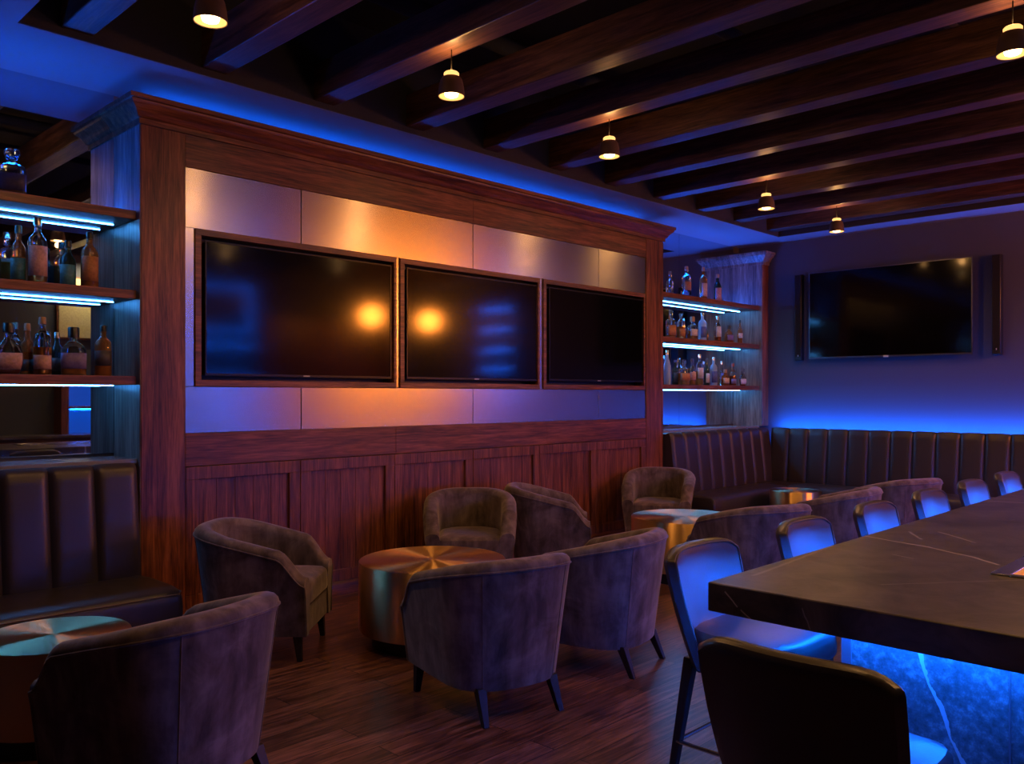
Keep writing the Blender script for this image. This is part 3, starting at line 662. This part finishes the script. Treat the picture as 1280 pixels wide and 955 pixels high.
CH = [ # x, y, heading, label
 (1.39,3.15,107,'velvet tub armchair in the left foreground, back to the camera, at small brass table'),
 (2.587,4.588,-47,'velvet tub armchair at left against the panelling, seen from its side'),
 (4.50,4.84,-133,'velvet tub armchair facing the camera from behind the nearest wide brass table'),
 (5.36,4.79,-48,'velvet tub armchair against the panelling turned away from the one facing camera'),
 (2.933,3.006,76,'velvet tub armchair at photo centre, back to camera, hiding part of wide brass table'),
 (3.803,3.021,102,'velvet tub armchair right of the centre one, back to camera, beside first bar stools'),
 (7.17,4.92,-150,'velvet tub armchair facing the camera beside the corner banquette'),
 (5.58,3.02,68,'velvet tub armchair seen from behind, covering part of second wide brass table'),
 (6.92,3.02,97,'velvet tub armchair overlapped by the third bar stool back, its inside showing'),
 (8.20,2.98,68,'farthest velvet tub armchair, its rounded back showing above the bar stools'),
]
proto = chair_proto()
for i, (x, y, a, lab) in enumerate(CH):
    if i == 0: proto.location = (x,y,0); proto.rotation_euler = (0,0,R(a-90)); proto['label'] = lab
    else: dup(proto, (x,y,0), R(a-90), lab)

# ------------------------------------------------------------------ bar stools
def stool_proto():
    t = Thing('bar_stool', 'x', 'bar stool', (0,0,0), 0, 'leather bar stools')
    # back panel
    nb, na = 14, 21
    def pt(a, b, th):
        w = .232+.008*math.sin(b*math.pi)-.03*(1-b)
        x = a*w
        zt = .908-.032*abs(a)**7
        z = .50+(zt-.50)*b
        y = -.20-.075*b+.055*a*a*(1-.25*b)+.02*(1-b)**2
        return (x, y+th, z)
    def ring(b, sc, dz):
        out = [pt(-1+2*k/(na-1), b, -.026*sc) for k in range(na)]
        inn = [pt(1-2*k/(na-1), b, .026*sc) for k in range(na)]
        e1 = [Vector(pt(1,b,0))+Vector((.016*sc,0,0))]; e0 = [Vector(pt(-1,b,0))-Vector((.016*sc,0,0))]
        pts = [Vector(p) for p in out]+e1+[Vector(p) for p in inn]+e0
        return [(p.x*(1-.02*(1-sc)), p.y, p.z+dz) for p in pts]
    rows = [ring(0,.4,-.012),ring(0,.85,-.004)]+[ring(k/nb,1,0) for k in range(nb+1)]+[ring(1,.85,.01),ring(1,.45,.016)]
    obj('backrest', MB().grid(rows, closed_u=True, cap=True), STOOLL, t, smooth=True, local=True)
    pip = [pt(-1+2*k/20, 1, .024) for k in range(21)]
    pl = [pt(-1, b/10, .024) for b in range(1,10)]; prr = [pt(1, b/10, .024) for b in range(9,0,-1)]
    obj('piping', MB().tube([(x+(.006 if x<-.2 else -.006 if x>.2 else 0),y,z+.004) for x,y,z in pl+pip+prr], .0045, 6), leather('stool_edge_piping',(.08,.055,.045),.4), t, smooth=True, local=True)
    # seat cushion
    def srow(s, z, fy=1):
        out = []
        for k in range(40):
            a = 2*math.pi*k/40; ca, sa = math.cos(a), math.sin(a); n = 4.5
            q = (abs(ca)**n+abs(sa)**n)**(-1/n); x, y = .228*ca*q, .222*sa*q
            x *= 1-.06*(y<0)*abs(y)/.22
            out.append((x*s, .02+y*s, z-.012*(max(0,y*s-.12)/.1)**2*fy))
        return out
    rows = [srow(.93,.545,0),srow(.985,.55,0),srow(1,.565,0),srow(1.0,.60),srow(.985,.622),srow(.94,.637),srow(.8,.645),srow(.4,.648),srow(.02,.649)]
    obj('seat', MB().grid(rows, closed_u=True, cap=True), STOOLL, t, smooth=True, local=True)
    obj('seat_frame', MB().box(-.19,.19,-.17,.20,.515,.546), LEGW, t, bevel=.006, local=True)
    for sx in (-1,1):
        obj('leg', MB().frustum((sx*.218,-.245,0),.012,(sx*.175,-.175,.53),.021), LEGW, t, bevel=.003, local=True)
        obj('leg', MB().frustum((sx*.225,.235,0),.012,(sx*.175,.18,.53),.021), LEGW, t, bevel=.003, local=True)
    z = .215; q = .21; f = MB()
    f.tube([(-q,.212,z),(q,.212,z)], .008, 8).tube([(-q,-.215,z),(q,-.215,z)], .008, 8).tube([(-q,-.215,z),(-q,.212,z)], .008, 8).tube([(q,-.215,z),(q,.212,z)], .008, 8)
    obj('footrest', f, CHROME, t, smooth=True, local=True)
    return t.o
ST = [(2.06,.89,0,'dark leather bar stool in the right foreground, back to camera'),
      (2.90,1.55,-90,'leather bar stool closest to the bar corner, its whole back and seat in view'),
      (3.78,1.55,-90,'leather bar stool second along the side of the bar from the bar corner'),
      (4.62,1.55,-90,'leather bar stool third along the side of the bar from the bar corner'),
      (5.46,1.55,-90,'leather bar stool fourth along the side of the bar from the bar corner'),
      (6.30,1.55,-90,'leather bar stool fifth along the side of the bar from the bar corner'),
      (7.14,1.55,-90,'leather bar stool sixth along the side of the bar, near right photo edge'),
      (7.98,1.55,-90,'leather bar stool seventh along the side of the bar, cut by right photo edge')]
sp = stool_proto()
for i, (x, y, a, lab) in enumerate(ST):
    if i == 0: sp.location = (x,y,0); sp.rotation_euler = (0,0,R(a-90)); sp['label'] = lab
    else: dup(sp, (x,y,0), R(a-90), lab)

# ------------------------------------------------------------------ bar
t = Thing('bar_counter', 'long bar with thick black stone top and blue-lit stone front', 'bar', (2.3,.8,0))
bx0, bx1, by0, by1 = 2.315, 9.2, .20, 1.407
tx0, ty0, tx1, ty1 = 3.05, .42, 4.3, .81     # inset tray opening
m = MB(); z0, z1 = .83, .92
m.box(bx0,tx0,by0,by1,z0,z1).box(tx1,bx1,by0,by1,z0,z1).box(tx0,tx1,by0,ty0,z0,z1).box(tx0,tx1,ty1,by1,z0,z1)
bm = bmesh.new(); me = bpy.data.meshes.new('t'); me.from_pydata(m.v,[],m.f); bm.from_mesh(me); bmesh.ops.remove_doubles(bm, verts=bm.verts, dist=1e-5)
# weld the four slabs into one top: drop the coincident inner faces
seen = {}
for f in bm.faces: seen.setdefault(tuple(round(c,4) for c in f.calc_center_median()), []).append(f)
mm = MB()
# explicit ring-shaped slab
xs = [bx0,tx0,tx1,bx1]; ys = [by0,ty0,ty1,by1]
vid = {}
for k, z in enumerate((z0,z1)):
    for i in range(4):
        for j in range(4): vid[(i,j,k)] = len(mm.v); mm.v.append((xs[i],ys[j],z))
for i in range(3):
    for j in range(3):
        if i == 1 and j == 1: continue
        mm.f.append((vid[(i,j,1)],vid[(i+1,j,1)],vid[(i+1,j+1,1)],vid[(i,j+1,1)])); mm.f.append((vid[(i,j,0)],vid[(i,j+1,0)],vid[(i+1,j+1,0)],vid[(i+1,j,0)]))
for i in range(3):
    mm.f.append((vid[(i,0,0)],vid[(i+1,0,0)],vid[(i+1,0,1)],vid[(i,0,1)])); mm.f.append((vid[(i+1,3,0)],vid[(i,3,0)],vid[(i,3,1)],vid[(i+1,3,1)]))
    mm.f.append((vid[(0,i+1,0)],vid[(0,i,0)],vid[(0,i,1)],vid[(0,i+1,1)])); mm.f.append((vid[(3,i,0)],vid[(3,i+1,0)],vid[(3,i+1,1)],vid[(3,i,1)]))
mm.f.append((vid[(1,1,0)],vid[(2,1,0)],vid[(2,1,1)],vid[(1,1,1)])); mm.f.append((vid[(2,2,0)],vid[(1,2,0)],vid[(1,2,1)],vid[(2,2,1)]))
mm.f.append((vid[(1,2,0)],vid[(1,1,0)],vid[(1,1,1)],vid[(1,2,1)])); mm.f.append((vid[(2,1,0)],vid[(2,2,0)],vid[(2,2,1)],vid[(2,1,1)]))
bm.free(); bpy.data.meshes.remove(me)
obj('countertop', mm, STONE, t, bevel=.004)
# tray
w = .055
tr = obj('inset_tray', MB().box(tx0,tx1,ty1-w,ty1,.86,.926).box(tx0,tx1,ty0,ty0+w,.86,.926).box(tx0,tx0+w*.5,ty0+w,ty1-w,.86,.926).box(tx1-w*.5,tx1,ty0+w,ty1-w,.86,.926), STEELT, t, bevel=.002)
sub('tray_floor', MB().box(tx0+.01,tx1-.01,ty0+.01,ty1-.01,.855,.885), W_X, t, tr)  # walnut colour stands in for the warm ceiling reflected in the tray
# body
ex, ey = 2.66, 1.13
obj('bar_body', MB().box(ex+.03,9.0,.42,ey-.03,0,.83), BLACK, t)
for a, b_ in ((.42,.655),(.66,1.10)):
    obj('stone_panel', MB().box(ex,ex+.028,a,b_,0,.828), PANELS, t, bevel=.0015)
for k in range(5):
    obj('stone_panel', MB().box(ex+.03+k*1.27,ex+.03+(k+1)*1.27-.004,ey-.03,ey-.002,0,.828), PANELS, t, bevel=.0015)
GLS = plain('panel_edge_trim', (.35,.37,.4), .3, .6)
obj('corner_trim', MB().box(ex-.004,ex+.03,1.10,ey+.002,0,.829), GLS, t, bevel=.002)
obj('joint_trim', MB().box(ex-.002,ex+.02,.655,.66,0,.828), GLS, t)
obj('led_strip', MB().box(ex-.05,ex-.035,.45,ey,.822,.829), emit('bar_led', BLUE, 95), t)['label'] = 'blue light strip'
obj('led_strip', MB().box(ex-.2,8.9,1.335,1.35,.822,.829), emit('bar_led_side', BLUE, 90), t)['label'] = 'blue light strip'

# ------------------------------------------------------------------ pendants
WARM = (1.0,.48,.15)
BULB = emit('pendant_bulb', (1.0,.60,.25), 5); COLLAR = emit('pendant_glow_ring', (1.0,.48,.14), .62)
INNER = emit('pendant_diffuser', (1.0,.46,.11), .62)  # bulb light on the reflector's inside, put in as emission
def light(kind, name, loc, energy, color, parent=None, **k):
    l = bpy.data.lights.new(name, kind); l.energy = energy; l.color = color
    for a, v in k.items(): setattr(l, a, v)
    o = bpy.data.objects.new(name, l); COL.objects.link(o); o.location = loc
    if parent is not None: o.parent = parent
    return o
def pendant(x, y, label, power=9, top=None):
    zb = 3.245
    t = Thing('pendant_lamp', label, 'pendant lamp', (x,y,ZB), 0, 'warm pendant lamps')
    h0 = zb-ZB
    L = lambda pr: [(r*1.14, h0+(z-h0)*1.14) for r, z in pr]
    obj('shade', MB().lathe(L([(.066,h0),(.069,h0),(.064,h0+.05),(.056,h0+.085),(.046,h0+.098),(.036,h0+.10),(.036,h0+.094),(.044,h0+.09),(.052,h0+.08),(.060,h0+.05)]), 32, cap=False), BRONZE, t, smooth=True, local=True)
    obj('reflector', MB().lathe(L([(.064,h0+.002),(.058,h0+.045),(.048,h0+.075),(.03,h0+.085),(.028,h0+.08),(.046,h0+.07),(.055,h0+.04),(.062,h0+.001)]), 32, cap=False), INNER, t, smooth=True, local=True)
    obj('bulb', MB().lathe(L([(1e-4,h0-.004),(.020,h0-.003),(.033,h0+.003),(.038,h0+.02),(.025,h0+.06),(1e-4,h0+.065)]), 20), BULB, t, smooth=True, local=True)
    obj('glow_ring', MB().lathe(L([(.036,h0+.106),(.039,h0+.109),(.039,h0+.119),(.033,h0+.125),(.012,h0+.127)]), 24), COLLAR, t, smooth=True, local=True)
    obj('socket', MB().lathe(L([(1e-4,h0+.08),(.02,h0+.08),(.02,h0+.104),(1e-4,h0+.104)]), 12), DARKM, t, smooth=True, local=True)
    obj('cord', MB().tube([(0,0,h0+.142),(0,0,(top or ZB)-ZB)], .0035, 8), DARKM, t, smooth=True, local=True)
    light('SPOT', 'bulb_light', (0,0,h0-.045), power, WARM, t.o, spot_size=R(168), spot_blend=.6, shadow_soft_size=.03)
    light('POINT', 'ring_light', (0,0,h0+.16), power*.2, WARM, t.o, shadow_soft_size=.02)
PY = 3.85
for i, (k, lab) in enumerate([(0,'warm pendant lamp at top left of the photo'),(2,'warm pendant lamp above the nearest armchair circle, second from left'),(4,'warm pendant lamp third from left, hanging over second wide brass table'),
                  (7,'warm pendant lamp fourth from left, near the far end of the ceiling'),(9,'farthest warm pendant lamp, smallest in the photo, before the far wall')]):
    pendant(*[(1.86,3.78),0,(3.31,3.72),0,(4.95,3.83),0,0,(7.365,3.85),0,(8.92,3.85)][k], lab, top=4.15 if k == 0 else None)
for k, lab in ((0,'added warm fill lamp over the stool at the near bar end, above the photo'),(2,'warm pendant lamp over the near part of the bar, above the photo'),(4,'warm pendant lamp over the bar at the top right edge of the photo'),(6,'warm pendant lamp over the far half of the bar, right of the photo')):  # near-end lamp added as warm fill; the other unseen ones continue the row
    pendant(BX[k]+.085, 1.2, lab)

# ------------------------------------------------------------------ back bar behind the camera (seen in mirrors and screens)
t = Thing('back_bar', 'walnut back bar with blue-lit shelves along the wall behind the bar, seen only in reflections', 'back bar', (5,-1.6,0))
obj('cabinet', MB().box(2.2,9.6,-1.8,-1.2,0,.9), W_X, t, bevel=.005)
obj('worktop', MB().box(2.15,9.65,-1.8,-1.15,.9,.94), STONE, t, bevel=.003)
BB = emit('back_bar_led', BLUE, 52)
PANELB = emit('backlit_panel', (.01,.14,1.0), .16)
for x0, x1, zt in ((4.3,5.5,1.63),(5.75,6.85,2.45)):
    obj('back_panel', MB().box(x0,x1,-1.8,-1.785,.94,zt), PANELB, t)['label'] = 'backlit blue glass panel'
    for z in (1.3,1.78,2.28):
        if z > zt: continue
        s_ = obj('shelf', MB().box(x0,x1,-1.785,-1.5,z,z+.04), W_X, t, bevel=.003)
        sub('led_strip', MB().box(x0+.03,x1-.03,-1.53,-1.51,z-.008,z-.001), BB, t, s_)
for x, zt in ((4.2,1.66),(5.5,2.8),(6.85,2.8),(9.4,2.8)):
    obj('upright', MB().box(x,x+.1,-1.8,-1.48,.94,zt), W_Z, t)
fl = MB().box(5.72,6.85,-1.79,-1.775,2.52,2.535).box(5.72,6.85,-1.79,-1.775,3.2,3.215).box(5.72,5.735,-1.79,-1.775,2.535,3.2).box(6.835,6.85,-1.79,-1.775,2.535,3.2)
obj('led_frame', fl, emit('frame_led', BLUE, 20), t); obj('pale_board', MB().box(5.74,6.83,-1.8,-1.78,2.54,3.19), paper('pale_board',(.4,.37,.3)), t)
obj('wood_back', MB().box(6.95,9.4,-1.8,-1.78,.94,2.8), W_X, t)
t = Thing('shelf_niche', 'blue-lit wall shelves on the far wall beyond the bar, seen only in reflections', 'shelf', (XF,.48,1.9))
obj('back_panel', MB().box(XF-.02,XF-.001,.1,.85,1.9,3.1), PANELB, t)
for z in (1.95,2.27,2.62,2.96):
    s_ = obj('shelf', MB().box(XF-.2,XF-.02,.1,.85,z,z+.03), W_Y, t)
    sub('led_strip', MB().box(XF-.2,XF-.185,.13,.82,z-.012,z-.001), BB, t, s_)
GLOBE = emit('globe_glow', (1.0,.27,.03), 62)
for x, y, z, lab in ((8.37,-.6,2.8,'warm globe lamp over the bar, nearer one, seen only in reflections'),(9.6,-.6,2.79,'warm globe lamp over the bar, farther one, seen only in reflections')):
    t = Thing('globe_lamp', lab, 'pendant lamp', (x,y,z), 0, 'globe lamps')
    obj('globe', MB().lathe([(.165*math.sin(math.pi*k/14)+1e-4,-.165*math.cos(math.pi*k/14)) for k in range(15)], 24), GLOBE, t, smooth=True, local=True)
    obj('cord', MB().tube([(0,0,.16),(0,0,4.15-z)], .004, 8), DARKM, t, smooth=True, local=True)
t = Thing('framed_picture', 'pale yellow framed picture high on the wall behind the bar, seen only in the mirror', 'picture', (4.75,-1.8,2.8))
fr = obj('frame', MB().box(4.23,5.4,-1.8,-1.77,2.32,3.25), W_X, t, bevel=.004)
obj('canvas', MB().box(4.26,5.37,-1.771,-1.765,2.35,3.22), paper('ochre_canvas',(.75,.62,.3)), t)
light('AREA', 'picture_light', (0,.25,.55), 5, (1.0,.8,.45), t.o, shape='RECTANGLE', size=.8, size_y=.04).rotation_euler = (R(-25),0,0)

# ------------------------------------------------------------------ world, camera, view
w = bpy.data.worlds.new('night'); scn.world = w; w.use_nodes = True
w.node_tree.nodes['Background'].inputs[0].default_value = (.01,.015,.04,1); w.node_tree.nodes['Background'].inputs[1].default_value = .2
cam = bpy.data.cameras.new('camera'); co = bpy.data.objects.new('camera', cam); COL.objects.link(co)
cam.sensor_width = 36; cam.lens = FPX/1280*36; cam.shift_y = 16.5/1280; cam.clip_start = .05
co.location = (0,0,1.5); co.rotation_euler = (R(90),0,TH-R(90))
scn.camera = co
vs = scn.view_settings; vs.view_transform = 'Standard'; vs.look = 'None'; vs.gamma = 1; vs.use_curve_mapping = False; vs.exposure = 1.55
